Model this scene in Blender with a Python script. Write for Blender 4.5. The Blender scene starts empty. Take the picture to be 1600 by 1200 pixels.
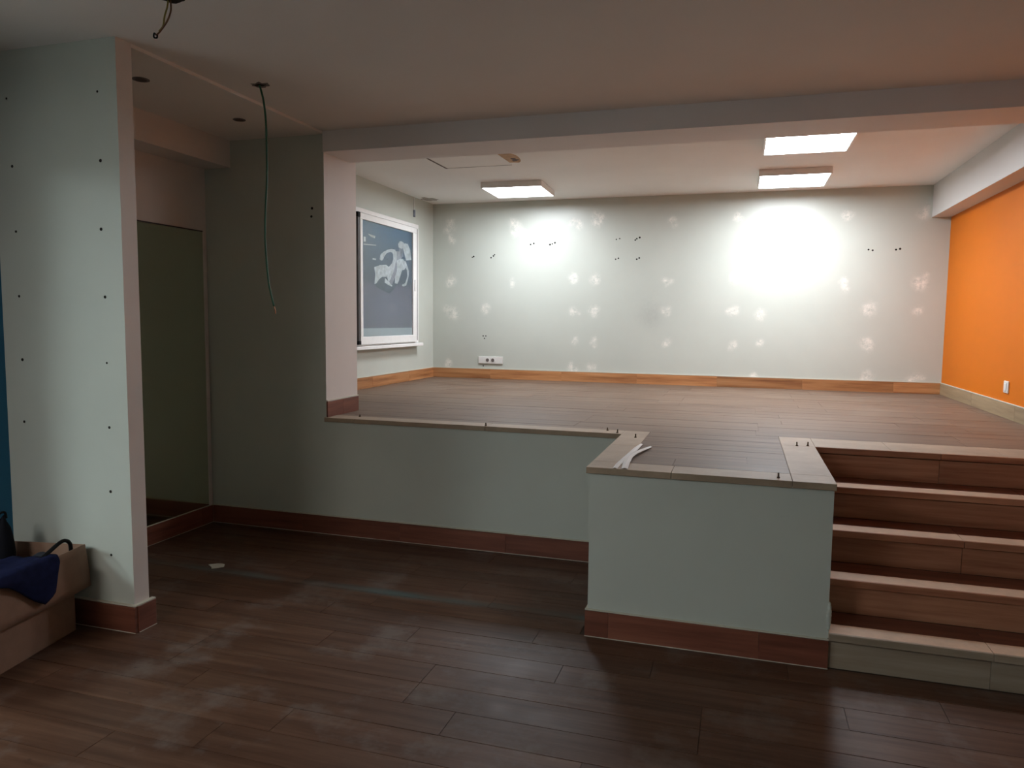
import bpy, bmesh, math, random
from mathutils import Vector, Matrix, Quaternion
random.seed(7)
SC = bpy.context.scene
COL = SC.collection

# ------------------------------------------------------------------ camera
YAW, PITCH, ROLL, FPX = -.2996, -.0865, .0105, 1153.58
cy, sy, cp, sp, cr, sr = math.cos(YAW), math.sin(YAW), math.cos(PITCH), math.sin(PITCH), math.cos(ROLL), math.sin(ROLL)
Fw = Vector((sy*cp, cy*cp, sp)); Rt = Vector((cy, -sy, 0)); Up = Rt.cross(Fw)
R2 = cr*Rt + sr*Up; U2 = -sr*Rt + cr*Up
cam_d = bpy.data.cameras.new('camera'); cam = bpy.data.objects.new('camera', cam_d); COL.objects.link(cam)
cam.matrix_world = Matrix(((R2.x, U2.x, -Fw.x, 0), (R2.y, U2.y, -Fw.y, 0), (R2.z, U2.z, -Fw.z, 1.6), (0, 0, 0, 1)))
cam_d.sensor_width = 36; cam_d.lens = 36*FPX/1600; cam_d.clip_start = .02
SC.camera = cam
# ------------------------------------------------------------------ world, exposure, lamp strengths
w = bpy.data.worlds.new('world'); SC.world = w; w.use_nodes = True
w.node_tree.nodes['Background'].inputs[0].default_value = (.01, .011, .012, 1)
w.node_tree.nodes['Background'].inputs[1].default_value = .3
SC.view_settings.view_transform = 'Standard'; SC.view_settings.look = 'None'
SC.view_settings.gamma = 1; SC.view_settings.use_curve_mapping = False
SC.view_settings.exposure = 1.75
PANEL = 13.0          # ceiling panels of the raised room
ADDED_SIDE_LAMP = 11.5      # unseen lamp, added to give the cool light on the stub wall
ADDED_REAR_LAMP = 10.5       # unseen fill lamp, added behind the camera to brighten the lower room

# ------------------------------------------------------------------ dimensions (metres, camera eye at 1.6)
P = .8734                     # raised floor
YF = 3.6; YL = 4.74           # front of the projecting block, long platform wall
BX0, BX1 = -.697, .432        # projecting block
XP = -2.888; YJ = 5.2         # pillar
XL, XR, YB = -3.715, 2.005, 8.627
ZU, ZC, ZCA, ZB = 3.022, 2.9215, 2.903, 2.7775
YBM = 5.116
XM, XS2 = -3.908, -3.677      # alcove wall / soffit
YQ, YQ2 = 2.907, 3.004        # stub wall
XBL = -3.68                   # blue wall
YR = -3.0                     # rear wall

# ------------------------------------------------------------------ materials
def mat(name, rough=.6, spec=.5):
    m = bpy.data.materials.new(name); m.use_nodes = True
    nt = m.node_tree; b = nt.nodes['Principled BSDF']
    b.inputs['Roughness'].default_value = rough
    b.inputs['Specular IOR Level'].default_value = spec
    return m, nt, b
def node(nt, t, **k):
    n = nt.nodes.new(t)
    for a, v in k.items(): setattr(n, a, v)
    return n
def ramp(nt, fac, stops):
    r = node(nt, 'ShaderNodeValToRGB'); e = r.color_ramp.elements
    while len(e) < len(stops): e.new(.5)
    for i, (p, c) in enumerate(stops): e[i].position = p; e[i].color = (*c, 1)
    nt.links.new(fac, r.inputs[0]); return r.outputs[0]
def mix(nt, f, a, b, mode='MIX'):
    n = node(nt, 'ShaderNodeMix', data_type='RGBA', blend_type=mode)
    for s, v in ((n.inputs[0], f), (n.inputs[6], a), (n.inputs[7], b)):
        if isinstance(v, (int, float)): s.default_value = v
        elif isinstance(v, tuple): s.default_value = (*v, 1)
        else: nt.links.new(v, s)
    return n.outputs[2]
def mth(nt, op, a, b=None, c=None):
    n = node(nt, 'ShaderNodeMath', operation=op)
    for s, v in zip(n.inputs, (a, b, c)):
        if v is None: continue
        if isinstance(v, (int, float)): s.default_value = v
        else: nt.links.new(v, s)
    return n.outputs[0]
def noise(nt, vec, scale, detail=3, rough=.55):
    n = node(nt, 'ShaderNodeTexNoise'); n.inputs['Scale'].default_value = scale
    n.inputs['Detail'].default_value = detail; n.inputs['Roughness'].default_value = rough
    if vec is not None: nt.links.new(vec, n.inputs['Vector'])
    return n.outputs[0]
def pos(nt): return node(nt, 'ShaderNodeNewGeometry').outputs['Position']
def bump(nt, b, h, strength=.1, dist=.003):
    n = node(nt, 'ShaderNodeBump'); n.inputs['Strength'].default_value = strength; n.inputs['Distance'].default_value = dist
    nt.links.new(h, n.inputs['Height']); nt.links.new(n.outputs[0], b.inputs['Normal'])

def paint(name, col, rough=.45, var=.06, spec=.5, bmp=.12):
    m, nt, b = mat(name, rough, spec); p = pos(nt)
    n1 = noise(nt, p, 1.3, 4)
    c = ramp(nt, n1, [(.25, tuple(v*(1-var) for v in col)), (.75, tuple(min(1, v*(1+var)) for v in col))])
    nt.links.new(c, b.inputs['Base Color'])
    bump(nt, b, noise(nt, p, 160, 2), bmp, .002)
    return m
SAGE = (.545, .572, .515)
M = {}
M['sage'] = paint('sage_paint', SAGE, .42)
M['cream'] = paint('cream_paint', (.71, .65, .61), .5)
M['bulkhead'] = paint('bulkhead_paint', (.64, .62, .595), .6, .03)
M['white_ceiling'] = paint('ceiling_paint', (.80, .745, .70), .7, .03)
M['white_ceiling_up'] = paint('raised_ceiling_paint', (.86, .83, .80), .7, .03)
M['beam'] = paint('beam_paint', (.80, .755, .745), .6, .03)
M['orange'] = paint('orange_paint', (.62, .155, .004), .6, .05, .2)
M['blue'] = paint('blue_paint', (.006, .13, .25), .5)
M['plaster_bead'] = paint('filler_bead', (.60, .57, .47), .8)

def wall_putty():
    m, nt, b = mat('sage_paint_with_filler', .34, .5); p = pos(nt)
    c = ramp(nt, noise(nt, p, 1.3, 4), [(.25, tuple(v*.95 for v in SAGE)), (.75, tuple(v*1.05 for v in SAGE))])
    a = node(nt, 'ShaderNodeAttribute', attribute_name='filler')
    n = noise(nt, p, 28, 4, .7)
    f = mth(nt, 'MULTIPLY', a.outputs['Fac'], mth(nt, 'SMOOTH_MIN', mth(nt, 'MULTIPLY', mth(nt, 'SUBTRACT', n, .34), 3.2), 1.0, .1))
    f = mth(nt, 'MAXIMUM', f, 0.0)
    d = node(nt, 'ShaderNodeAttribute', attribute_name='smudge')
    c = mix(nt, mth(nt, 'MULTIPLY', d.outputs['Fac'], mth(nt, 'MULTIPLY', n, .45)), c, (.25, .26, .25))
    nt.links.new(mix(nt, f, c, (.86, .83, .76)), b.inputs['Base Color'])
    bump(nt, b, noise(nt, p, 160, 2), .12, .002)
    r = mth(nt, 'MULTIPLY_ADD', f, .3, .34); nt.links.new(r, b.inputs['Roughness'])
    return m
M['wall_putty'] = wall_putty()

def wood(name, dark, mid, light, axis='x', rough=.38, var=.35, spec=.5, stains=None):
    m, nt, b = mat(name, rough, spec)
    p = pos(nt); oi = node(nt, 'ShaderNodeObjectInfo')
    off = node(nt, 'ShaderNodeVectorMath', operation='SCALE'); cv = node(nt, 'ShaderNodeCombineXYZ')
    for i in range(3): nt.links.new(oi.outputs['Random'], cv.inputs[i])
    nt.links.new(cv.outputs[0], off.inputs[0]); off.inputs['Scale'].default_value = 43
    mp = node(nt, 'ShaderNodeMapping')
    mp.inputs['Scale'].default_value = (1.3, 22, 22) if axis == 'x' else (22, 1.3, 22)
    nt.links.new(p, mp.inputs[0])
    ad = node(nt, 'ShaderNodeVectorMath'); nt.links.new(mp.outputs[0], ad.inputs[0]); nt.links.new(off.outputs[0], ad.inputs[1])
    g = noise(nt, ad.outputs[0], 1.0, 5, .62)
    c = ramp(nt, g, [(.28, dark), (.5, mid), (.74, light)])
    v = mth(nt, 'MULTIPLY_ADD', oi.outputs['Random'], var, 1-var/2)
    hs = node(nt, 'ShaderNodeHueSaturation'); nt.links.new(v, hs.inputs['Value']); nt.links.new(c, hs.inputs['Color'])
    c = hs.outputs[0]
    if stains: c = stains(nt, p, c, b)
    nt.links.new(c, b.inputs['Base Color'])
    bump(nt, b, g, .15, .0015)
    return m

def floor_stains(nt, p, c, b):
    s = node(nt, 'ShaderNodeSeparateXYZ'); nt.links.new(p, s.inputs[0])
    # faded blue-grey line where a partition once stood
    d = mth(nt, 'ABSOLUTE', mth(nt, 'SUBTRACT', s.outputs[1], 3.81))
    k = mth(nt, 'SUBTRACT', 1.0, mth(nt, 'MULTIPLY', d, 15))
    k = mth(nt, 'MAXIMUM', mth(nt, 'MINIMUM', k, 1.0), 0.0)
    k2 = mth(nt, 'MULTIPLY', k, mth(nt, 'MAXIMUM', mth(nt, 'MULTIPLY_ADD', noise(nt, p, 2.2, 2), 2.6, -.75), 0.0))
    c = mix(nt, mth(nt, 'MINIMUM', k2, .85), c, (.075, .125, .125))
    # grey dust and plaster smears
    n = noise(nt, p, 2.6, 5, .7)
    f = mth(nt, 'MAXIMUM', mth(nt, 'MULTIPLY', mth(nt, 'SUBTRACT', n, .52), 3.0), 0.0)
    c = mix(nt, mth(nt, 'MINIMUM', f, .45), c, (.20, .17, .15))
    n3 = noise(nt, p, 9, 4, .75)
    f3 = mth(nt, 'MAXIMUM', mth(nt, 'MULTIPLY', mth(nt, 'SUBTRACT', n3, .66), 9.0), 0.0)
    c = mix(nt, mth(nt, 'MINIMUM', f3, .7), c, (.035, .022, .016))
    r = mth(nt, 'MULTIPLY_ADD', n, .35, .28); nt.links.new(r, b.inputs['Roughness'])
    return c
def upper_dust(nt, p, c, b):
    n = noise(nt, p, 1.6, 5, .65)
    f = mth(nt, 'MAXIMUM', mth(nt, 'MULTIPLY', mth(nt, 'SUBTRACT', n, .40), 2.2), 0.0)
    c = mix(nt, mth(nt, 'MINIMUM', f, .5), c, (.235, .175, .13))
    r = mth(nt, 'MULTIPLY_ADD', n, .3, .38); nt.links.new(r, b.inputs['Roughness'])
    return c
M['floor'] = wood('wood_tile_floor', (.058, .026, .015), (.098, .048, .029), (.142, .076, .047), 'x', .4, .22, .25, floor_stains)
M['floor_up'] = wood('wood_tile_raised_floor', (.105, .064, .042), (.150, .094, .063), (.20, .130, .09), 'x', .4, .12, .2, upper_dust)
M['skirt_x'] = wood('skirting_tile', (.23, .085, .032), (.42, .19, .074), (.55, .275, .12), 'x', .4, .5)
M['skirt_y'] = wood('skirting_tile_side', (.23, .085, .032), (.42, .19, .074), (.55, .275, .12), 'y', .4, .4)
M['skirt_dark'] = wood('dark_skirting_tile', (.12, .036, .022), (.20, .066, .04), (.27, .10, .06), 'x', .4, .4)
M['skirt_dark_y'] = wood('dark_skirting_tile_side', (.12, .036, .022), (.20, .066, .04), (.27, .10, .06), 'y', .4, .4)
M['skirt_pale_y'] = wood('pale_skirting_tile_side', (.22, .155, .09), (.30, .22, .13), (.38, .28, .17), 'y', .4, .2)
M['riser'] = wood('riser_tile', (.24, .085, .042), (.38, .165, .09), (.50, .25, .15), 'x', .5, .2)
M['tread_back'] = wood('dark_tread_back', (.11, .036, .022), (.18, .065, .04), (.25, .10, .06), 'x', .42, .2)
M['riser_pale'] = wood('dusty_riser_tile', (.26, .20, .14), (.34, .27, .20), (.42, .34, .26), 'x', .55, .1)

def stone(name, col, rough=.5):
    m, nt, b = mat(name, rough); p = pos(nt)
    n = noise(nt, p, 6, 6, .7)
    c = ramp(nt, n, [(.3, tuple(v*.8 for v in col)), (.6, col), (.8, tuple(min(1, v*1.15) for v in col))])
    n2 = noise(nt, p, 55, 3, .7)
    f = mth(nt, 'MINIMUM', mth(nt, 'MAXIMUM', mth(nt, 'MULTIPLY', mth(nt, 'SUBTRACT', n2, .70), 8.0), 0.0), .6)
    nt.links.new(mix(nt, f, c, (.12, .08, .06)), b.inputs['Base Color'])
    bump(nt, b, n, .15, .002); return m
M['coping'] = stone('beige_coping_tile', (.37, .275, .19), .62)
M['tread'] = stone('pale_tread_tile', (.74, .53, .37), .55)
M['grout'] = stone('grout', (.07, .045, .033), .8)
M['grout_pale'] = stone('pale_grout', (.17, .12, .09), .8)
M['hole'] = mat('dark_hole', .9, .1)[0]; M['hole'].node_tree.nodes['Principled BSDF'].inputs[0].default_value = (.02, .018, .016, 1)

def plain(name, col, rough=.5, metal=0, **k):
    m, nt, b = mat(name, rough)
    p = pos(nt); n = noise(nt, p, k.get('scale', 18), 3)
    c = ramp(nt, n, [(.3, tuple(v*(1-k.get('var', .1)) for v in col)), (.7, tuple(min(1, v*(1+k.get('var', .1))) for v in col))])
    nt.links.new(c, b.inputs['Base Color']); b.inputs['Metallic'].default_value = metal
    if k.get('bump'): bump(nt, b, n, k['bump'], .004)
    return m
M['white_plastic'] = plain('white_plastic', (.75, .74, .71), .35, var=.03)
M['white_metal'] = plain('white_lacquered_metal', (.84, .83, .81), .35, var=.03)
M['black_rubber'] = plain('black_rubber', (.008, .008, .009), .6)
M['dark_frame'] = plain('dark_trim', (.07, .06, .06), .5)
M['bolt'] = plain('rusty_bolt_steel', (.10, .07, .045), .45, .7)
M['cardboard'] = plain('brown_cardboard', (.28, .165, .11), .8, var=.08, bump=.1)
M['cardboard_in'] = plain('cardboard_lining', (.22, .14, .09), .9, var=.08)
M['navy'] = plain('navy_cloth', (.008, .011, .045), .85, var=.25, scale=30, bump=.3)
M['black_cloth'] = plain('black_cloth', (.008, .008, .012), .8, bump=.3)
M['dark_cloth'] = plain('dark_grey_cloth', (.035, .037, .045), .85, var=.3, bump=.3)
for k_ in ('navy', 'black_cloth', 'dark_cloth', 'black_rubber'): M[k_].node_tree.nodes['Principled BSDF'].inputs['Specular IOR Level'].default_value = .12
M['paper'] = plain('white_paper', (.72, .69, .66), .7, var=.03)
M['green_wire'] = plain('green_cable_sheath', (.008, .10, .05), .45)
M['brown_wire'] = plain('brown_cable_sheath', (.12, .045, .012), .45)
M['yellow_wire'] = plain('yellow_green_cable_sheath', (.22, .17, .02), .45)
M['copper'] = plain('bare_copper', (.45, .22, .12), .4, .8)
M['hole_soft'] = plain('dusty_dark_hole', (.07, .05, .045), .9)
M['stain'] = plain('faint_ceiling_stain', (.42, .38, .35), .9, var=.2)
M['tape'] = plain('tan_ceiling_patch', (.52, .34, .2), .8, var=.15)
M['dark_mark'] = plain('dark_grey_mark', (.16, .13, .12), .95, var=.3)  # dark tone shared by ceiling marks, hole rims, hatch gap and socket wells
M['mirror'], nt, b = mat('dark_mirror_glass', .06, .5)
b.inputs['Base Color'].default_value = (.68, .70, .56, 1); b.inputs['Metallic'].default_value = 1
n_ = noise(nt, pos(nt), 8, 3); nt.links.new(mth(nt, 'MULTIPLY_ADD', n_, .06, .04), b.inputs['Roughness'])
M['glass'], nt, b = mat('display_glass', .03, .5)
b.inputs['Base Color'].default_value = (.98, 1, 1, 1); b.inputs['Transmission Weight'].default_value = 1; b.inputs['IOR'].default_value = 1.25
def emit(name, col, st):
    m, nt, b = mat(name, .5)
    b.inputs['Base Color'].default_value = (.8, .8, .8, 1)
    b.inputs['Emission Color'].default_value = (*col, 1); b.inputs['Emission Strength'].default_value = st
    return m
M['led_c'] = emit('panel_diffuser_dimmer', (.95, 1, 1.07), PANEL*.85)
M['led_a'] = emit('panel_diffuser_front', (.95, 1, 1.07), PANEL*.8)
M['led'] = emit('panel_diffuser', (.95, 1, 1.07), PANEL)
M['added_side'] = emit('added_side_diffuser', (.80, .97, 1.0), ADDED_SIDE_LAMP)
M['added_rear'] = emit('added_rear_diffuser', (1, .95, .9), ADDED_REAR_LAMP)

# ------------------------------------------------------------------ mesh helpers
def link(name, me, m, parent=None, loc=None):
    o = bpy.data.objects.new(name, me); COL.objects.link(o)
    if m is not None and not me.materials:
        for x in (m if isinstance(m, (list, tuple)) else [m]): me.materials.append(x)
    if parent is not None: o.parent = parent
    if loc is not None: o.location = loc
    return o
def bm_obj(name, bm, m, parent=None, loc=None, smooth=False):
    me = bpy.data.meshes.new(name); bm.normal_update(); bm.to_mesh(me); bm.free()
    if smooth:
        for p in me.polygons: p.use_smooth = True
    return link(name, me, m, parent, loc)
def add_box(bm, x0, x1, y0, y1, z0, z1, bev=0, mi=0):
    r = bmesh.ops.create_cube(bm, size=1)
    for v in r['verts']:
        v.co = Vector(((x0+x1)/2+v.co.x*(x1-x0), (y0+y1)/2+v.co.y*(y1-y0), (z0+z1)/2+v.co.z*(z1-z0)))
    fs = set(f for v in r['verts'] for f in v.link_faces)
    for f in fs: f.material_index = mi
    if bev:
        es = list(set(e for v in r['verts'] for e in v.link_edges))
        bmesh.ops.bevel(bm, geom=es, offset=bev, segments=1, affect='EDGES')
def box(name, x0, x1, y0, y1, z0, z1, m, parent=None, bev=0):
    bm = bmesh.new(); c = ((x0+x1)/2, (y0+y1)/2, z0)
    add_box(bm, x0-c[0], x1-c[0], y0-c[1], y1-c[1], 0, z1-z0, bev)
    return bm_obj(name, bm, m, parent, c)
def struct(o): o['kind'] = 'structure'; return o
def boxes(name, bl, m, parent=None, bev=0):
    bm = bmesh.new()
    for b_ in bl: add_box(bm, *b_[:6], bev, b_[6] if len(b_) > 6 else 0)
    return bm_obj(name, bm, m, parent)
def cyl(bm, p0, p1, r0, r1=None, seg=12):
    p0, p1 = Vector(p0), Vector(p1); r1 = r0 if r1 is None else r1; d = p1-p0
    r = bmesh.ops.create_cone(bm, cap_ends=True, segments=seg, radius1=r0, radius2=r1, depth=d.length)
    q = Vector((0, 0, 1)).rotation_difference(d.normalized())
    for v in r['verts']: v.co = q @ v.co + (p0+p1)/2
def tube(bm, pts, r, seg=8):
    # smooth path through pts (Catmull-Rom), swept circle
    pts = [Vector(p) for p in pts]; path = []
    for i in range(len(pts)-1):
        a, b_, c, d = pts[max(i-1, 0)], pts[i], pts[i+1], pts[min(i+2, len(pts)-1)]
        for k in range(5):
            t = k/5; path.append(.5*((2*b_)+(c-a)*t+(2*a-5*b_+4*c-d)*t*t+(3*b_-a-3*c+d)*t**3))
    path.append(pts[-1]); rings = []
    for i, p in enumerate(path):
        t = (path[min(i+1, len(path)-1)]-path[max(i-1, 0)]).normalized()
        n = t.cross(Vector((0, 1, .13))).normalized(); bn = t.cross(n)
        rings.append([bm.verts.new(p+(n*math.cos(a)+bn*math.sin(a))*r) for a in [2*math.pi*j/seg for j in range(seg)]])
    for a, b_ in zip(rings, rings[1:]):
        for j in range(seg): bm.faces.new((a[j], a[(j+1) % seg], b_[(j+1) % seg], b_[j]))
    bm.faces.new(rings[0][::-1]); bm.faces.new(rings[-1])
def thing(o, label, cat, group=None):
    o['label'] = label; o['category'] = cat
    if group: o['group'] = group
    return o
def empty(name, loc, label=None, cat=None, rz=0, group=None):
    o = bpy.data.objects.new(name, None); COL.objects.link(o); o.location = loc; o.rotation_euler = (0, 0, rz)
    o.empty_display_size = .1
    if label: thing(o, label, cat, group)
    return o
def child(o, root):   # parent keeping the world placement built in
    o.parent = root; o.location = Vector(o.location)-Vector(root.location); return o

# unit plank / tile, shared
def unit_mesh(name, m, w_, t, b_=.0008):
    bm = bmesh.new(); add_box(bm, -.5, .5, -w_/2, w_/2, -t, 0)
    for v in bm.verts:
        if v.co.z > -t/2: v.co.y *= (w_-b_*2)/w_
    me = bpy.data.meshes.new(name); bm.to_mesh(me); bm.free(); me.materials.append(m); return me
GAP=.0018
def lay_planks(parent, m, y0, y1, wid, L, top, xr, skip=None, gap=.0018):
    mesh = unit_mesh('plank', m, wid-gap, .010); k = 0; y = y0
    while y < y1-1e-4:
        yc = y+wid/2; mm, ww = mesh, wid
        if y+wid > y1: ww = y1-y; yc = y+ww/2; mm = unit_mesh('plank', m, ww-gap, .010)
        for (a, b_) in xr(yc):
            x = a-L*random.choice((.0, .33, .5, .66, .8)); 
            while x < b_:
                s, e = max(x, a), min(x+L, b_)
                if e-s > .03:
                    o = bpy.data.objects.new('plank', mm); COL.objects.link(o); o.parent = parent
                    o.location = ((s+e)/2, yc, top+random.uniform(-.0004, .0004)); o.scale = (e-s-gap, 1, 1)
                x += L
        y += ww

# ------------------------------------------------------------------ floors
fl = struct(box('floor', -3.95, 2.1, YR-.05, YL+.0, -.12, -.0035, M['grout']))
fl.location = (0, 0, 0); fl.data.transform(Matrix.Translation((-.925, (YR-.05+YL)/2, -.12)))
def xr_low(y):
    if y > YF-.02: return [(-3.94, BX0-.01)]
    if y > YQ: return [(-3.94, 2.0)]
    return [(-3.70, 2.0)]
W_ = .18
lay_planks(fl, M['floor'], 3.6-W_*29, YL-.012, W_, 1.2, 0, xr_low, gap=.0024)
fu = struct(boxes('floor', [(XL-.05, 2.1, 4.98, YB+.02, P-.16, P-.0035), (XP+.02, BX1-.02, 4.87, 4.98, P-.16, P-.0035), (BX0+.03, BX1-.02, 3.75, 4.87, P-.06, P-.0035)], M['grout_pale']))
def xr_up(y):
    if y < 4.88: return [(-.548, .250)]
    if y < 4.98: return [(XP+.003, .250)]
    if y < YJ: return [(XP+.003, 2.0)]
    return [(XL+.01, 2.0)]
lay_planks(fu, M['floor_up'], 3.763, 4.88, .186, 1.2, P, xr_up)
lay_planks(fu, M['floor_up'], 4.88, 4.98, .10, 1.2, P, xr_up)
lay_planks(fu, M['floor_up'], 4.98, YJ, .22, 1.2, P, xr_up)
lay_planks(fu, M['floor_up'], YJ, YB-.012, .1904, 1.2, P, xr_up)

# ------------------------------------------------------------------ walls
H = 3.2
# back wall: dense grid carrying the filler patches as an attribute
def back_wall():
    nx, nz = 300, 118; x0, x1, z0, z1 = XL-.1, XR+.1, P-.2, H
    patches = [(-3.482,2.759,.07),(-2.637,2.736,.07),(-1.9,2.775,.05),(-1.641,2.768,.07),(-.806,2.736,.045),(-3.48,2.068,.06),(-2.654,2.064,.045),(-1.91,2.082,.06),(-1.657,2.081,.06),(-.823,2.054,.035),(-3.461,1.687,.07),(-3.021,1.706,.055),(-1.903,1.698,.06),(-1.665,1.707,.055),(-.827,1.713,.04),(-1.912,1.349,.045),(-1.65,1.354,.045),(-.825,1.362,.045),(-3.493,1.022,.06),(-1.907,1.031,.06),(-1.697,1.012,.07),(-.079,2.75,.05),(1.034,2.756,.05),(1.76,2.753,.06),(-.076,2.071,.06),(1.024,2.031,.05),(1.785,2.054,.08),(-.085,1.739,.055),(.173,1.727,.055),(1.281,1.72,.065),(1.76,1.724,.06),(-.079,1.376,.05),(.179,1.374,.04),(1.278,1.388,.06),(.151,1.026,.045),(1.283,1.013,.07),(1.748,1.028,.06),(-3.46,2.60,.05),(-2.60,2.68,.05)]
    vs, fs, at, sm = [], [], [], []
    rnd = random.Random(3); sub = []
    for (px, pz, r) in patches:
        r *= .95
        for _ in range(5): sub.append((px+rnd.gauss(0, r*.55), pz+rnd.gauss(0, r*.6), r*rnd.uniform(.35, .8), rnd.uniform(.55, 1.0)))
    for j in range(nz+1):
        for i in range(nx+1):
            x = x0+(x1-x0)*i/nx; z = z0+(z1-z0)*j/nz
            vs.append((x, YB, z)); a = 0
            for (px, pz, r, s) in sub:
                dx, dz = abs(x-px), abs(z-pz)
                if dx < 3*r and dz < 3*r: a += s*math.exp(-(dx*dx+dz*dz)/(r*r))
            at.append(min(1, a))
            d = math.exp(-(((x+1.0)/.12)**2+((z-1.66)/.14)**2)); sm.append(min(1, d+.35*math.exp(-(((x+.98)/.3)**2+((z-1.8)/.2)**2))))
    for j in range(nz):
        for i in range(nx):
            k = j*(nx+1)+i; fs.append((k, k+1, k+nx+2, k+nx+1))
    me = bpy.data.meshes.new('wall_back'); me.from_pydata(vs, [], fs)
    A = me.attributes.new('filler', 'FLOAT', 'POINT'); A.data.foreach_set('value', at)
    A = me.attributes.new('smudge', 'FLOAT', 'POINT'); A.data.foreach_set('value', sm)
    bm = bmesh.new(); bm.from_mesh(me); add_box(bm, x0, x1, YB+.0005, YB+.15, z0, z1); bm.to_mesh(me); bm.free()
    return struct(link('wall_back', me, M['wall_putty']))
wb = back_wall()
def disc(bm, c, n, r, t=.002, seg=8):
    c = Vector(c); n = Vector(n); cyl(bm, c-n*.0005, c+n*t, r, r*.9, seg)
def holes(parent, pts, n, r, m='hole', name='screw_hole'):
    for p in pts:
        bm = bmesh.new(); disc(bm, (0, 0, 0), n, r*random.uniform(.8, 1.2), .0012)
        bm_obj(name, bm, M[m], parent, p)
fine = [(-3.193,2.363),(-3.175,2.372),(-2.919,2.375),(-2.95,2.355),(-2.905,2.39),(-2.45,2.504),(-2.41,2.515),(-2.182,2.506),(-2.15,2.518),(-2.21,2.498),(-1.419,2.542),(-1.38,2.55),(-1.183,2.545),(-1.15,2.557),(-1.20,2.53),(-1.422,2.315),(-1.39,2.325),(-1.178,2.312),(-1.15,2.325),(1.25,2.378),(1.29,2.37),(1.512,2.373),(1.55,2.38),(-3.045,1.40),(-3.01,1.40),(-3.027,1.37),(-3.04,1.03)]
holes(wb, [(x, YB, z) for x, z in fine], (0, -1, 0), .010)

wl = struct(boxes('wall_left', [(XL-.15, XL, YJ, YB, P-.2, H)], M['sage']))
# pillar and long platform wall and block in one continuous plastered body
wp = struct(boxes('wall_platform', [(-4.1, XP, YL, YJ, -.05, H, 0), (XP-.001, BX0+.001, YL, 4.86, -.05, P-.031, 0), (BX0, BX1, YF, 4.86, -.05, P-.031, 0)], [M['sage'], M['cream']]))
for p in wp.data.polygons:
    if p.normal.x > .9 and abs(p.center.x-XP) < .01: p.material_index = 1
holes(wp, [(-2.987, YL, 2.387), (-2.993, YL, 2.329)], (0, -1, 0), .009)
# plaster left slopping over the block corner beside the first steps
bm = bmesh.new()
for (z, r) in ((.195, .009), (.215, .011), (.235, .0125), (.253, .013), (.27, .0125), (.288, .011), (.303, .008), (.168, .008), (.155, .007)):
    bmesh.ops.create_icosphere(bm, subdivisions=2, radius=r, matrix=Matrix.Translation((BX1+.002, YF+.004, z)) @ Matrix.Diagonal((1.0, .8, 1.7, 1)))
bm_obj('plaster_lump', bm, M['sage'], wp, smooth=True)
# orange wall with its dropped bulkhead
wr = struct(boxes('wall_right', [(XR, XR+.15, YR, YF, -.05, H, 1), (XR, XR+.15, YF, YB, -.05, H, 0)], [M['orange'], M['sage']]))
ss = struct(boxes('trim_1', [(1.828, XR+.02, YBM+.001, YB-.0005, 2.694, H)], [M['bulkhead']]))
# alcove wall with soffit, mirror
wa = struct(boxes('wall_alcove', [(XM-.15, XM, YQ2, YL, -.05, H)], M['cream']))
so = struct(boxes('trim_2', [(XM-.02, XS2, YQ2, YL, 2.707, H)], M['cream']))
mir = empty('mirror', (XM, 3.9, .135), 'large dark mirror panel above the skirting in the alcove behind the stub wall', 'mirror')
child(box('mirror_glass', XM+.001, XM+.007, 3.02, 4.690, .137, 2.234, M['mirror']), mir)
child(box('edge_trim', XM+.001, XM+.012, 4.692, 4.722, .137, 2.234, M['cream'], bev=.002), mir)
child(box('top_trim', XM+.001, XM+.010, 3.02, 4.690, 2.236, 2.244, M['dark_frame']), mir)
# stub wall
ws = struct(boxes('wall_stub', [(XBL-.3, XP, YQ, YQ2, -.05, H, 0)], [M['sage'], M['cream']]))
for p in ws.data.polygons:
    if p.normal.x > .9: p.material_index = 1
holes(ws, [(x, YQ, z) for x, z in [(-3.005,2.676),(-3.001,2.35),(-3.013,2.022),(-3.004,1.692),(-3.008,1.366),(-3.007,1.042),(-3.014,.715),(-3.025,.386),(-3.585,2.687),(-3.568,2.351),(-3.563,2.024),(-3.562,1.695),(-3.56,1.368),(-3.567,1.043)]], (0, -1, 0), .0075)
# blue wall with an unseen doorway, added to let the side lamp shine in
DY0, DY1, DZ = .35, 2.15, 2.42
wbl = struct(boxes('wall_left_blue', [(XBL-.15, XBL, DY1, YQ, -.05, H), (XBL-.15, XBL, YR, DY0, -.05, H), (XBL-.15, XBL, DY0, DY1, DZ, H)], M['blue']))
wre = struct(boxes('wall_rear', [(-4.0, XR+.15, YR-.15, YR, -.05, H)], M['sage']))
# unseen side room, added to hold the side lamp
sr_ = struct(boxes('wall_added_side_room', [(-6.6, -6.45, -2, YQ, -.05, 3.1), (-6.6, XBL-.15, -2.1, -1.95, -.05, 3.1), (-6.6, XBL-.3, YQ, YQ+.12, -.05, 3.1), (-6.6, XBL-.15, -2.1, YQ, 3.0, 3.1), (-6.6, XBL, -2.1, YQ, -.12, -.003)], M['cream']))

# ------------------------------------------------------------------ ceilings and beam
struct(boxes('ceiling', [(XP, XR+.15, YR-.15, YL, ZC, ZC+.2), (-4.1, XP, YR-.15, YQ, ZC, ZC+.2), (-4.1, XP-.0005, YQ+.0005, YL, ZCA, ZC+.2)], M['white_ceiling']))
cu = struct(boxes('ceiling', [(XL-.15, XR+.15, YBM, YB+.1, ZU, ZU+.15)], M['white_ceiling_up']))
struct(boxes('trim_3', [(XP-.001, XR+.1, YL-.01, YBM, ZB, H)], M['beam']))

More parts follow.
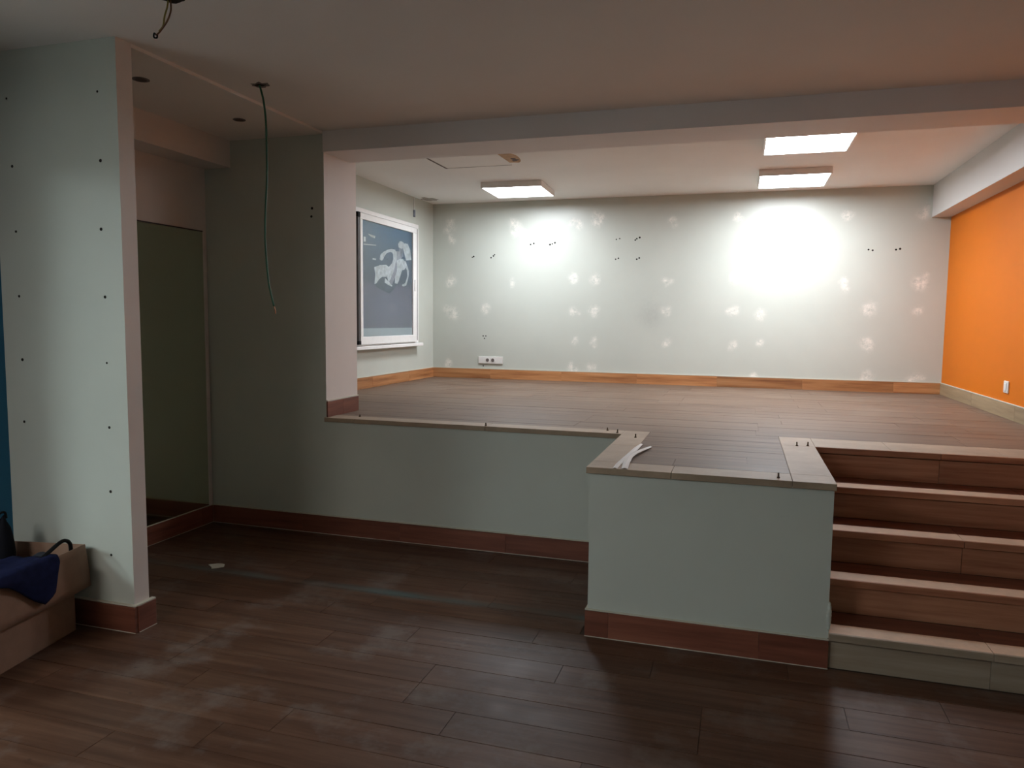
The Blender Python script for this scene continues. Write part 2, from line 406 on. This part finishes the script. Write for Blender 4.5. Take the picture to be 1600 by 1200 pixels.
# ------------------------------------------------------------------ skirtings
def skirt(root, pts, h, z, m, t=.012, L=.6, off=0):
    """tiles along a polyline; pts: list of (x,y); outward normal to the right of travel"""
    for (a, b_), o0 in zip(zip(pts, pts[1:]), [off]*(len(pts)-1)):
        a, b_ = Vector(a), Vector(b_); d = (b_-a); ln = d.length; d /= ln; n = Vector((d.y, -d.x))
        s = 0; first = True
        while s < ln-1e-3:
            e = min(ln, s+(o0 if first and o0 else L)); first = False
            if ln-e < .08: e = ln
            hh = h+random.uniform(-.0015, .0015)
            p0, p1 = a+d*(s+.0003), a+d*(e-.0003); q0, q1 = p0+n*t, p1+n*t
            xs = [p.x for p in (p0, p1, q0, q1)]; ys = [p.y for p in (p0, p1, q0, q1)]
            box('tile', min(xs), max(xs), min(ys), max(ys), z+.001, z+hh, m, root, .0012); s = e
        # filler bead along the top edge
        p0, p1 = a, b_; q0, q1 = a+n*(t*.9), b_+n*(t*.9)
        xs = [p.x for p in (p0, p1, q0, q1)]; ys = [p.y for p in (p0, p1, q0, q1)]
        box('filler_bead', min(xs), max(xs), min(ys), max(ys), z+h+.002, z+h+.008, M['plaster_bead'], root)
        if z == 0:
            q0, q1 = a+n*(t+.002), b_+n*(t+.002); p0, p1 = a+n*t, b_+n*t
            xs = [p.x for p in (p0, p1, q0, q1)]; ys = [p.y for p in (p0, p1, q0, q1)]
            box('joint_bead', min(xs), max(xs), min(ys), max(ys), .0008, .004, M['plaster_bead'], root)
def sk_root(name):
    return struct(empty(name, (0, 0, 0)))
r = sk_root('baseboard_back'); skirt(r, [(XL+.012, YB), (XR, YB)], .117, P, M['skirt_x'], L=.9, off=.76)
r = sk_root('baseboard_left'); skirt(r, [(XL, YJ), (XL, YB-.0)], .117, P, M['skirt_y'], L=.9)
r = sk_root('baseboard_pillar'); skirt(r, [(XP, YL-.012+.012), (XP, YJ)], .117, P, M['skirt_dark_y'], L=.22)
r = sk_root('baseboard_right'); skirt(r, [(XR, YB-.012), (XR, 4.66)], .117, P, M['skirt_pale_y'], L=1.1)
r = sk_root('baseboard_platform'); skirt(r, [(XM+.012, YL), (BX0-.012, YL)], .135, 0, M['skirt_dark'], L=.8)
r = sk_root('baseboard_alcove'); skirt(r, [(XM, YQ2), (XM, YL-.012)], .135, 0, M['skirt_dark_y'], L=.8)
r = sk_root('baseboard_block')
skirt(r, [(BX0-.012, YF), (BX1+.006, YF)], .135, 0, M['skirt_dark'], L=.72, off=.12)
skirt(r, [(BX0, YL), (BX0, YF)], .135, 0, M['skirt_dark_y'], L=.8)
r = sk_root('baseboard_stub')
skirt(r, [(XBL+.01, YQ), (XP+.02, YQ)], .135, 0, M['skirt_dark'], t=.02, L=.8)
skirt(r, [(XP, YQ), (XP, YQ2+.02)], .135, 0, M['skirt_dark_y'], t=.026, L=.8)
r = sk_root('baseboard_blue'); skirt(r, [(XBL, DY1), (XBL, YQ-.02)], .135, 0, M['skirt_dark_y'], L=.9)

# ------------------------------------------------------------------ coping of the raised floor
cop = struct(empty('trim_4', (0, 0, 0)))
def cope(x0, x1, y0, y1, n, along='x', t=.031):
    for i in range(n):
        if along == 'x': a, b_ = x0+(x1-x0)*i/n, x0+(x1-x0)*(i+1)/n; box('coping_tile', a+.001, b_-.001, y0, y1, P-t, P+.0005, M['coping'], cop, .003)
        else: a, b_ = y0+(y1-y0)*i/n, y0+(y1-y0)*(i+1)/n; box('coping_tile', x0, x1, a+.001, b_-.001, P-t, P+.0005, M['coping'], cop, .003)
SX0, SX1, SY = BX0-.018, BX1+.008, 3.582
box('coping_tile', XP-.01, -2.66, 4.725, 4.878, P-.031, P+.0005, M['coping'], cop, .0012)
for a, b_ in ((-2.658, -1.65), (-1.648, SX0)): box('coping_tile', a, b_-.001, 4.725, 4.878, P-.031, P+.0005, M['coping'], cop, .0012)
box('coping_tile', SX0, -.55, 3.762, 4.30, P-.031, P+.0005, M['coping'], cop, .0012)
box('coping_tile', SX0, -.55, 4.302, 4.878, P-.031, P+.0005, M['coping'], cop, .0012)
for a, b_ in ((SX0, -.30), (-.298, .25), (.252, SX1)): box('coping_tile', a, b_, SY, 3.76, P-.031, P+.0005, M['coping'], cop, .0012)
box('coping_tile', .252, SX1, 3.762, 4.638, P-.031, P+.0005, M['coping'], cop, .0012)
box('coping_tile', .252, SX1, 4.64, 4.978, P-.031, P+.0005, M['coping'], cop, .0012)
for a, b_ in ((SX1+.001, .85), (.8508, 1.43), (1.4308, 2.0)): box('coping_tile', a, b_, 4.652, 4.978, P-.031, P+.0005, M['coping'], cop, .0012)

# ------------------------------------------------------------------ stairs
T = .2644; RH = P/5
st = empty('staircase', (1.22, 3.6, 0), 'five tiled steps climbing beside the green block to the raised floor', 'stairs')
bm = bmesh.new()
for k in range(5):
    y0 = 3.582+k*T+.034; top = (k+1)*RH-.024
    add_box(bm, BX1+.002, 2.0, y0, 5.0 if k == 4 else 3.582+(k+1)*T+.034, -.01, top-.002)
child(bm_obj('core', bm, M['grout']), st)
for k in range(5):
    yf = 3.582+k*T; z0, z1 = k*RH, (k+1)*RH
    x0, x1 = BX1+.004, 2.0; mid = 1.30+(.15 if k % 2 else -.2)
    for a, b_ in ((x0, mid-.001), (mid+.001, x1)):
        if k < 4:
            child(box('tread', a, b_, yf+.125, yf+T+.023, z1-.022, z1-.0003, M['tread_back'], bev=.0008), st)  # rear part of the tread, darker than its front strip
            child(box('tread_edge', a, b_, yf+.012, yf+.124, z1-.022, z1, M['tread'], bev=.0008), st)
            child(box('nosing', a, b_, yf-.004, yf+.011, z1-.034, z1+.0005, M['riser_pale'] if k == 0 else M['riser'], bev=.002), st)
        else:
            child(box('nosing', a, b_, yf-.002, yf+.0115, z1-.034, z1+.0005, M['riser'], bev=.002), st)
        if k == 0:
            child(box('riser', a, b_, yf+.026, yf+.033, z0+.001, z1-.042, M['riser_pale'], bev=.001), st)
        else:
            child(box('riser', a, b_, yf+.026, yf+.033, z0+.0005, z1-.042, M['riser'], bev=.001), st)

# ------------------------------------------------------------------ ceiling lamps
def panel(x0, x1, y0, y1, label, rz=0, z=2.962, zt=ZU, m='led', group='white ceiling panels in the raised room'):
    cx, cy_ = (x0+x1)/2, (y0+y1)/2; hx, hy = (x1-x0)/2, (y1-y0)/2
    t = empty('ceiling_panel_light', (cx, cy_, zt), label, 'ceiling light', rz, group)
    h = zt-z
    bm = bmesh.new(); f = .014
    add_box(bm, -hx-f, hx+f, -hy-f, -hy, -h, 0, .002); add_box(bm, -hx-f, hx+f, hy, hy+f, -h, 0, .002)
    add_box(bm, -hx-f, -hx, -hy, hy, -h, 0, .002); add_box(bm, hx, hx+f, -hy, hy, -h, 0, .002)
    add_box(bm, -hx, hx, -hy, hy, -.012, -.001)
    bm_obj('housing', bm, M['white_metal'], t)
    # diffuser with rounded corners, shows from below
    bm = bmesh.new(); rr = .03; vs = []
    for sx, sy_, a0 in ((1, 1, 0), (-1, 1, 90), (-1, -1, 180), (1, -1, 270)):
        for k in range(5):
            a = math.radians(a0+k*22.5); vs.append(bm.verts.new((sx*(hx-rr)+rr*math.cos(a), sy_*(hy-rr)+rr*math.sin(a), -h+.004)))
    fc = bm.faces.new(vs)
    r_ = bmesh.ops.extrude_face_region(bm, geom=[fc])
    for v in r_['geom']:
        if isinstance(v, bmesh.types.BMVert): v.co.z += .006
    bmesh.ops.recalc_face_normals(bm, faces=bm.faces)
    bm_obj('diffuser', bm, M[m], t)
    return t
panel(.13, .74, 5.86, 6.50, 'glowing square panel nearest the beam, right-hand pair', m='led_a')
panel(.12, .73, 7.42, 8.08, 'glowing square panel close to the back wall, right-hand pair')
panel(-2.64, -2.02, 7.40, 8.02, 'single glowing square panel on the left, near the ceiling hatch', math.radians(2), m='led_c')
panel(-5.35, -4.45, -.75, .15, 'unseen cool white panel added beyond the blue wall to light the stub wall', z=2.60, zt=3.0, m='added_side', group='unseen lamps added for their light')
panel(-3.4, -2.2, -1.6, -1.0, 'unseen warm panel added behind the camera as fill light', z=2.87, zt=ZC, m='added_rear', group='unseen lamps added for their light')

# ------------------------------------------------------------------ ceiling details
ht = empty('ceiling_hatch', (-2.38, 6.37, ZU), 'square access hatch left slightly open in the raised room ceiling', 'hatch')
o = child(box('hatch_panel', -2.705, -2.06, 6.02, 6.61, ZU-.002, ZU-.0004, M['white_ceiling_up']), ht)
child(box('hatch_gap', -2.726, -2.705, 5.98, 6.64, ZU-.003, ZU-.0005, M['dark_mark']), ht)
child(box('hatch_gap', -2.705, -2.07, 6.612, 6.632, ZU-.0025, ZU-.0005, M['stain']), ht)
def blob(name, c, rx, ry, m, parent=None, t=.001, up=(0, 0, -1), seg=16, jit=.2):
    bm = bmesh.new(); n = Vector(up); vs = []
    a1 = n.orthogonal().normalized() if abs(n.z) < .9 else Vector((1, 0, 0)); a2 = n.cross(a1)
    for k in range(seg):
        a = 2*math.pi*k/seg; q = 1+random.uniform(-jit, jit)
        vs.append(bm.verts.new(a1*rx*q*math.cos(a)+a2*ry*q*math.sin(a)+n*t))
    f = bm.faces.new(vs); ex = bmesh.ops.extrude_face_region(bm, geom=[f])
    for v in ex['geom']:
        if isinstance(v, bmesh.types.BMVert): v.co -= n*t*.9
    bmesh.ops.recalc_face_normals(bm, faces=bm.faces)
    return bm_obj(name, bm, m, parent, c)
blob('tan_patch', (-2.02, 6.33, ZU), .10, .20, M['tape'], cu, .0012)
blob('crack_mark', (-1.98, 6.42, ZU-.001), .03, .06, M['dark_mark'], cu, .0016, jit=.4)
blob('damp_stain', (-3.60, 8.25, ZU), .10, .12, M['stain'], cu, .0006, jit=.3)
for x, y, s, lab in ((-3.218, 3.41, .045, 'round empty lamp hole in the alcove ceiling beside the stub wall'), (-3.226, 4.26, .04, 'round empty lamp hole in the alcove ceiling deeper in')):
    bm = bmesh.new(); cyl(bm, (0, 0, .001), (0, 0, -.003), s, s, 20)
    t = empty('lamp_hole', (x, y, ZCA), lab, 'ceiling hole', group='empty lamp holes in the alcove ceiling')
    bm_obj('rim', bm, M['dark_mark'], t)
    bm = bmesh.new(); cyl(bm, (0, 0, -.001), (0, 0, -.0042), s*.7, s*.7, 20); bm_obj('opening', bm, M['hole_soft'], t)

gc = empty('green_cable', (-2.67, 3.72, ZC), 'long green cable hanging from a ragged hole in the ceiling', 'cable')
bm = bmesh.new()
pts = [(-2.677, 3.72, 2.921), (-2.665, 3.72, 2.885), (-2.65, 3.72, 2.823), (-2.638, 3.72, 2.715), (-2.636, 3.72, 2.55), (-2.638, 3.72, 2.392), (-2.650, 3.72, 2.24), (-2.656, 3.72, 2.12), (-2.655, 3.72, 1.992), (-2.638, 3.72, 1.80), (-2.605, 3.72, 1.665)]
g0 = Vector(gc.location)
tube(bm, [Vector(p)-g0 for p in pts], .0058); bm_obj('cable_sheath', bm, M['green_wire'], gc, smooth=True)
bm = bmesh.new(); tube(bm, [Vector(p)-g0 for p in [(-2.605, 3.72, 1.665), (-2.598, 3.722, 1.64), (-2.600, 3.725, 1.622)]], .003); bm_obj('bare_wire_end', bm, M['copper'], gc, smooth=True)
blob('ceiling_hole', (0, 0, -.0002), .055, .045, M['dark_mark'], gc, .0016, jit=.35)
blob('hole_opening', (.0, 0, -.001), .03, .022, M['hole'], gc, .0018, jit=.3)
bw = empty('brown_wires', (-2.336, 2.65, ZC), 'short bunch of brown and yellow wires dangling from the ceiling by the stub wall', 'wires')
g0 = Vector(bw.location)
for nm, m_, pp in (('brown_wire', 'brown_wire', [(-2.336, 2.65, 2.93), (-2.333, 2.65, 2.89), (-2.340, 2.65, 2.862), (-2.362, 2.652, 2.832), (-2.40, 2.655, 2.80), (-2.418, 2.655, 2.79)]),
                   ('yellow_wire', 'yellow_wire', [(-2.345, 2.65, 2.93), (-2.352, 2.65, 2.895), (-2.372, 2.655, 2.86), (-2.382, 2.657, 2.825), (-2.402, 2.655, 2.803)])):
    bm = bmesh.new(); tube(bm, [Vector(p)-g0 for p in pp], .0035); bm_obj(nm, bm, M[m_], bw, smooth=True)
bm = bmesh.new(); tube(bm, [Vector(p)-g0 for p in [(-2.418, 2.655, 2.79), (-2.428, 2.655, 2.798), (-2.430, 2.655, 2.782), (-2.415, 2.655, 2.778), (-2.412, 2.655, 2.79)]], .0035)
bm_obj('wire_connector', bm, M['black_rubber'], bw, smooth=True)
blob('ceiling_hole', (.02, 0, 0), .05, .035, M['hole'], bw, .0016, jit=.3)

# ------------------------------------------------------------------ poster display on the left wall
pf = empty('poster_case', (XL, 7.3, 1.28), 'white framed glazed display with a blue-grey photo poster on the left wall', 'picture frame')
def pc(o): o.location = Vector(o.location)-Vector(pf.location); o.parent = pf; return o
X0 = XL
pc(boxes('wall_frame', [(X0, X0+.045, 6.56, 8.09, 2.655, 2.70), (X0, X0+.045, 6.56, 6.60, 1.32, 2.655), (X0, X0+.045, 8.05, 8.09, 1.32, 2.655), (X0, X0+.045, 6.60, 8.05, 1.32, 1.345)], M['white_metal'], bev=.004))
pc(box('backing', X0+.001, X0+.03, 6.60, 8.05, 1.345, 2.655, M['dark_frame']))
pc(box('sill', X0, X0+.095, 6.50, 8.12, 1.283, 1.318, M['white_metal'], bev=.004))
FX0, FX1 = X0+.046, X0+.078
pc(boxes('door_frame', [(FX0, FX1, 6.635, 7.975, 2.585, 2.645), (FX0, FX1, 6.635, 7.975, 1.335, 1.415), (FX0, FX1, 6.635, 6.685, 1.415, 2.585), (FX0, FX1, 7.872, 7.975, 1.415, 2.585)], M['white_metal'], bev=.003))
for a in ((X0+.031, FX1-.006, 6.60, 6.634, 1.35, 2.64), (X0+.046, FX1-.004, 7.976, 7.998, 1.35, 2.64)): pc(box('side_strip', *a, M['dark_frame']))  # dark strips beside the door frame; the right one fills a gap
for a in ((X0+.03, FX1+.004, 6.585, 6.633, 2.60, 2.648), (X0+.03, FX1+.004, 6.585, 6.633, 1.337, 1.375)): pc(box('hinge_cap', *a, M['black_rubber'], bev=.003))
pc(box('latch', FX1, FX1+.012, 7.90, 7.93, 1.92, 2.05, M['white_metal'], bev=.003))
m, nt, b = mat('printed_photo', .45); p = pos(nt); s = node(nt, 'ShaderNodeSeparateXYZ'); nt.links.new(p, s.inputs[0])
hz = mth(nt, 'DIVIDE', mth(nt, 'SUBTRACT', s.outputs[2], 1.42), 1.165)
mp = node(nt, 'ShaderNodeMapping'); mp.inputs['Scale'].default_value = (1, 8, .8); nt.links.new(p, mp.inputs[0])
hz2 = mth(nt, 'ADD', hz, mth(nt, 'MULTIPLY_ADD', noise(nt, mp.outputs[0], 1.6, 4), .10, -.05))
c = ramp(nt, hz2, [(0, (.21, .235, .28)), (.28, (.155, .17, .23)), (.44, (.11, .12, .17)), (.5, (.045, .075, .115)), (.75, (.035, .075, .13)), (1, (.03, .11, .20))])
c = mix(nt, mth(nt, 'LESS_THAN', s.outputs[2], 1.50), c, (.42, .50, .53))
nt.links.new(c, b.inputs['Base Color']); M['print'] = m
pr_ = pc(box('poster_print', X0+.056, X0+.058, 6.685, 7.872, 1.415, 2.585, M['print']))
M['print_pale'] = plain('printed_pale_tone', (.46, .51, .53), .45, var=.25, scale=22)
M['print_grey'] = plain('printed_grey_tone', (.23, .25, .30), .45, var=.25, scale=22)
M['print_dark'] = plain('printed_dark_tone', (.055, .085, .12), .45, var=.3, scale=22)
M['print_mid'] = plain('printed_mid_tone', (.15, .19, .25), .45, var=.3, scale=22)
S = {
'shadow': [(6.93,1.99),(7.0,1.93),(7.13,1.90),(7.30,1.87),(7.42,1.93),(7.5,1.99),(7.30,2.02),(7.16,2.04),(7.03,1.99)],
'wing': [(7.678,2.448),(7.762,2.448),(7.826,2.391),(7.858,2.275),(7.719,2.26),(7.668,2.34),(7.637,2.391)],
'neck': [(7.535,2.40),(7.636,2.391),(7.640,2.291),(7.545,2.27)],
'head': [(7.515,2.423),(7.55,2.455),(7.596,2.462),(7.645,2.455),(7.668,2.438),(7.657,2.393),(7.596,2.378),(7.525,2.389)],
'thigh': [(6.952,2.13),(7.08,2.16),(7.224,2.174),(7.318,2.147),(7.26,2.057),(7.222,2.047),(7.13,2.041),(7.06,2.01),(7.003,1.968),(6.959,1.957),(6.977,2.065)],
'torso_shade': [(7.43,2.34),(7.56,2.345),(7.60,2.27),(7.52,2.20),(7.47,2.09),(7.36,1.97),(7.28,2.0),(7.36,2.12)],
'torso': [(7.32,2.344),(7.41,2.354),(7.475,2.335),(7.49,2.27),(7.45,2.20),(7.395,2.109),(7.32,2.02),(7.279,1.999),(7.241,2.048),(7.25,2.11),(7.28,2.153),(7.36,2.20),(7.396,2.25),(7.390,2.299)],
'arm': [(7.077,2.222),(7.096,2.273),(7.17,2.308),(7.263,2.338),(7.358,2.356),(7.455,2.352),(7.396,2.316),(7.319,2.318),(7.24,2.30),(7.19,2.265),(7.15,2.219),(7.113,2.208)],
'leg': [(7.474,2.236),(7.55,2.26),(7.636,2.267),(7.70,2.24),(7.719,2.19),(7.68,2.155),(7.615,2.141),(7.574,2.085),(7.53,2.02),(7.493,1.983),(7.43,1.99),(7.44,2.06),(7.48,2.12),(7.494,2.168)],
'forearm': [(7.698,2.254),(7.75,2.20),(7.793,2.143),(7.782,2.079),(7.75,2.02),(7.718,1.977),(7.66,1.965),(7.614,1.967),(7.614,1.985),(7.66,1.99),(7.697,2.012),(7.73,2.05),(7.75,2.096),(7.74,2.149),(7.667,2.216)],
'shoe': [(7.194,2.032),(7.28,2.0),(7.374,1.956),(7.345,1.949),(7.26,1.965),(7.185,1.985)],
'mark1': [(6.918,2.221),(6.997,2.222),(6.991,2.205),(6.918,2.205)],
'mark2': [(6.735,2.42),(6.776,2.421),(6.776,2.373),(6.734,2.369)],
'mark3': [(6.819,2.458),(6.982,2.452),(6.973,2.426),(6.886,2.433)],
'mark4': [(6.734,2.349),(6.999,2.363),(6.998,2.353),(6.734,2.339)]}
tone = dict(shadow='print_dark', neck='print_mid', torso_shade='print_grey')
bms = {}
for i, (k, l) in enumerate(S.items()):
    t_ = tone.get(k, 'print_pale'); bm = bms.setdefault(t_, bmesh.new())
    x = X0+.0582+i*.00004
    f = bm.faces.new([bm.verts.new((x, y, z)) for y, z in l]); f.normal_update()
    if f.normal.x < 0: f.normal_flip()
for t_, bm in bms.items():
    o = bm_obj('printed_figure', bm, M[t_]); o.parent = pr_; o.location = -(Vector(pr_.location)+Vector(pf.location)); 
pc(box('glass_pane', X0+.062, X0+.065, 6.685, 7.872, 1.415, 2.585, M['glass']))
cd = empty('cable_conduit', (XL, 8.049, 2.8), 'thin white conduit running from the ceiling to above the display frame', 'conduit')
bm = bmesh.new(); cyl(bm, (.008, 0, .01), (.008, 0, .218), .006); bm_obj('pipe', bm, M['white_plastic'], cd)
child(box('end_clip', XL, XL+.02, 8.035, 8.063, 2.79, 2.87, M['print_grey'], bev=.003), cd)

# ------------------------------------------------------------------ sockets
so_ = empty('socket_strip', (-2.942, YB, 1.1), 'long white wall plate with two round sockets low on the back wall', 'wall socket')
child(box('cover_plate', -3.10, -2.784, YB-.014, YB-.0008, 1.060, 1.147, M['white_plastic'], bev=.003), so_)
for x in (-2.980, -2.912):
    s_ = bm = bmesh.new(); cyl(bm, (0, .0, 0), (0, -.004, 0), .026, .025, 20)
    s_ = bm_obj('socket_ring', bm, M['white_plastic'], so_, (x+2.942, -.0142, .004))
    bm = bmesh.new(); cyl(bm, (0, -.0035, 0), (0, -.005, 0), .021, .021, 20); bm_obj('socket_well', bm, M['dark_mark'], s_)
sw = empty('wall_switch', (XR, 6.66, 1.12), 'small white switch plate low on the orange wall', 'switch')
child(box('switch_plate', XR-.012, XR-.0005, 6.60, 6.70, 1.070, 1.165, M['white_plastic'], bev=.004), sw)
child(box('rocker', XR-.017, XR-.0125, 6.625, 6.675, 1.085, 1.150, M['white_plastic'], bev=.002), sw)

# ------------------------------------------------------------------ bolts and paper strips on the coping
bl = [(-2.68, 4.86, .016, 'dark bolt stub on the coping beside the pillar'), (-1.655, 4.76, .02, 'bolt stub standing on the coping halfway along the long edge'),
      (-.826, 4.84, .02, 'small bolt left of the inner corner of the coping'), (-.748, 4.76, .024, 'bolt close to the inner left corner of the coping'),
      (-.609, 4.605, .024, 'bolt on the left arm of the block coping behind the paper strips'),
      (.339, 4.636, .024, 'left one of the two bolts near the top of the stairs'), (.401, 4.66, .024, 'right one of the two bolts near the top of the stairs'),
      (.191, 3.637, .026, 'bolt on the front coping of the block near its right corner')]
for x, y, h, lab in bl:
    t = empty('anchor_bolt', (x, y, P+.0005), lab, 'bolt', group='bolt stubs left in the coping')
    bm = bmesh.new(); cyl(bm, (0, 0, 0), (random.uniform(-.002, .002), 0, h), .0042, .004, 10); bm_obj('shank', bm, M['bolt'], t)
    bm = bmesh.new(); cyl(bm, (0, 0, .0005), (0, 0, .006), .008, .008, 6); bm_obj('nut', bm, M['bolt'], t)
def strip(name, ctr, wd, label):
    # narrow curled paper strip along centre line ctr (x,y,z), widths wd
    bm = bmesh.new(); rows = []; n = len(ctr)
    for i, c in enumerate(ctr):
        c = Vector(c); d = Vector(ctr[min(i+1, n-1)])-Vector(ctr[max(i-1, 0)]); d.z = 0; d.normalize(); nn = Vector((-d.y, d.x, 0))
        rows.append([bm.verts.new(c+nn*wd[i]*k+Vector((0, 0, .004*(1-abs(k)*2)))) for k in (-.5, 0, .5)])
    for a, b_ in zip(rows, rows[1:]):
        for j in range(2): bm.faces.new((a[j], a[j+1], b_[j+1], b_[j]))
    ex = bmesh.ops.extrude_face_region(bm, geom=bm.faces[:])
    for v in ex['geom']:
        if isinstance(v, bmesh.types.BMVert): v.co.z += .0009
    bmesh.ops.recalc_face_normals(bm, faces=bm.faces)
    return thing(bm_obj(name, bm, M['paper'], smooth=False), label, 'paper', 'paper strips on the coping')
Z = P+.0012
strip('paper_strip', [(-.573, 3.590, Z), (-.572, 3.70, Z+.001), (-.562, 3.86, Z+.003), (-.552, 4.02, Z+.004), (-.546, 4.18, Z+.006), (-.540, 4.34, Z+.003)], [.022, .026, .032, .034, .030, .018], 'torn white paper strip lying along the left coping of the block')
strip('paper_strip', [(-.525, 3.596, Z), (-.535, 3.72, Z+.006), (-.541, 3.86, Z+.010), (-.530, 3.97, Z+.013), (-.503, 4.10, Z+.012), (-.478, 4.27, Z+.003)], [.032, .034, .034, .032, .028, .022], 'second torn white paper strip crossing the first and pointing to the floor')
# plaster crumb on the low floor
thing(blob('plaster_chip', (-3.166, 3.869, .0012), .055, .05, M['plaster_bead'], None, .004, (0, 0, 1), 12, .3), 'pale plaster chip on the dark floor in front of the alcove', 'debris')

# ------------------------------------------------------------------ cardboard boxes with clothing
ANG = math.radians(10.75)
def local_open_box(name, label, x0, x1, y0, y1, z0, z1, open_top=True, t=.005):
    r_ = empty(name, (-3.15, 2.87, 0), label, 'cardboard box', ANG)
    bm = bmesh.new(); add_box(bm, x0, x1, y0, y1, z0, z0+t); bm_obj('bottom', bm, M['cardboard'], r_)
    for nm, a in (('side_panel', (x1-t, x1, y0, y1, z0+t, z1)), ('side_panel', (x0, x0+t, y0, y1, z0+t, z1)), ('end_panel', (x0+t, x1-t, y1-t, y1, z0+t, z1)), ('end_panel', (x0+t, x1-t, y0, y0+t, z0+t, z1))):
        bm = bmesh.new(); add_box(bm, *a, .001); bm_obj(nm, bm, M['cardboard'], r_)
    return r_
lb = local_open_box('cardboard_box', 'lower brown cardboard box on the floor against the stub wall', -.44, -.048, -.90, -.03, .001, .214)
bm = bmesh.new(); add_box(bm, -.44, -.048, -.90, -.03, .2145, .2185); bm_obj('lid_flap', bm, M['cardboard'], lb)
ub = local_open_box('cardboard_box', 'upper wide cardboard tray full of clothes, stacked on the lower box', -.46, 0, -.93, 0, .2195, .44)
# slumped outer flap with the rounded end
bm = bmesh.new(); rows = []
for i in range(13):
    y = -.93+.93*i/12; bulge = .006+.006*math.sin(i*.9)
    rows.append([bm.verts.new((.001+bulge*math.sin(math.pi*k/6)*.8+(.008*(6-k)/6), y+(.012*(6-k)/6 if i == 12 else 0)-(.012*(k/6)**3 if i == 12 else 0), .222+.222*k/6+.003*math.sin(y*9))) for k in range(7)])
for a, b_ in zip(rows, rows[1:]):
    for j in range(6): bm.faces.new((a[j], b_[j], b_[j+1], a[j+1]))
o = bm_obj('outer_flap', bm, M['cardboard'], ub, smooth=True); md = o.modifiers.new('s', 'SOLIDIFY'); md.thickness = .004; md.offset = 1

def rotloc(x, y, z):   # local of the boxes -> world
    return Vector((-3.15+x*math.cos(ANG)-y*math.sin(ANG), 2.87+x*math.sin(ANG)+y*math.cos(ANG), z))
# navy garment: lies in the tray and hangs over its side, ending in a point
bm = bmesh.new(); N1, N2 = 22, 26; grid = []
def edge_lo(s):   # hem height along local y
    pts_ = [(-.80, .40), (-.62, .44), (-.54, .41), (-.475, .365), (-.388, .290), (-.339, .258), (-.29, .275), (-.252, .295), (-.237, .345), (-.236, .40)]
    for (a, za), (b_, zb) in zip(pts_, pts_[1:]):
        if a <= s <= b_: return za+(zb-za)*(s-a)/(b_-a)
    return .4
for i in range(N1+1):
    y = -.80+.564*i/N1; row = []; lo = edge_lo(y)
    for j in range(N2+1):
        t = j/N2
        if t < .55:   # over the contents, from inside to the rim
            u = t/.55; x = -.40+.430*u**.9; z = .40+.075*math.sin(math.pi*(u*.85+.08))*(1.1-.5*max(0, (y+.55)/.33))+(.09*max(0, -(y+.45))*math.sin(math.pi*u))
            z = max(z, .39)+.008*math.sin(11*y+5*u)+.006*math.sin(23*u+9*y)
            if u > .72: k_ = min(1, (u-.72)/.18); z = max(z, .40)*(1-k_)+.466*k_
        else:
            u = (t-.55)/.45; x = .030+.010*math.sin(u*2.6)+.007*math.sin(24*y+3*u)*u; z = .466+(lo-.466)*u
        row.append(bm.verts.new(rotloc(x, y, z)))
    grid.append(row)
for a, b_ in zip(grid, grid[1:]):
    for j in range(N2): bm.faces.new((a[j], b_[j], b_[j+1], a[j+1]))
o = bm_obj('navy_garment', bm, M['navy'], smooth=True); md = o.modifiers.new('s', 'SOLIDIFY'); md.thickness = .005; md.offset = 1
thing(o, 'navy blue garment draped over the side of the upper cardboard tray', 'clothing')
# dark bag beside it
bm = bmesh.new(); grid = []
for i in range(15):
    row = []
    for j in range(15):
        u, v = i/14, j/14; y = -.235+.215*u; x = -.27+.255*v
        z = .30+.125*math.sin(math.pi*min(1, max(0, u*.9+.05)))*math.sin(math.pi*(v*.9+.07))**.6+.008*math.sin(17*u+9*v)
        row.append(bm.verts.new(rotloc(x, y, z)))
    grid.append(row)
for a, b_ in zip(grid, grid[1:]):
    for j in range(14): bm.faces.new((a[j], a[j+1], b_[j+1], b_[j]))
bg = bm_obj('dark_bag', bm, M['dark_cloth'], smooth=True); md = bg.modifiers.new('s', 'SOLIDIFY'); md.thickness = .006
thing(bg, 'dark grey soft bag with a black loop handle at the tray end', 'bag')
bm = bmesh.new()
tube(bm, [rotloc(-.01, -.312, .452), rotloc(-.01, -.258, .468), rotloc(-.01, -.172, .496), rotloc(-.012, -.128, .497), rotloc(-.02, -.085, .470), rotloc(-.03, -.066, .425)], .0095)
bm_obj('loop_handle', bm, M['black_rubber'], bg, smooth=True)
# black upright pouch at the left frame edge
bm = bmesh.new(); bmesh.ops.create_uvsphere(bm, u_segments=20, v_segments=14, radius=1)
for v in bm.verts:
    z = v.co.z; k = 1-.25*max(0, z)
    v.co = Vector((v.co.x*.052*k, v.co.y*.05*k, (z+1)*.185 + (.01*math.sin(v.co.x*8+v.co.y*6))))
o = bm_obj('black_pouch', bm, M['black_cloth'], loc=rotloc(-.345, -.125, .235), smooth=True); thing(o, 'black upright pouch standing in the upper cardboard tray by the blue wall', 'bag')
bm = bmesh.new(); tube(bm, [(0, -.02, .355), (0, -.014, .385), (0, .014, .385), (0, .02, .355)], .006); bm_obj('pouch_loop', bm, M['black_rubber'], o, smooth=True)
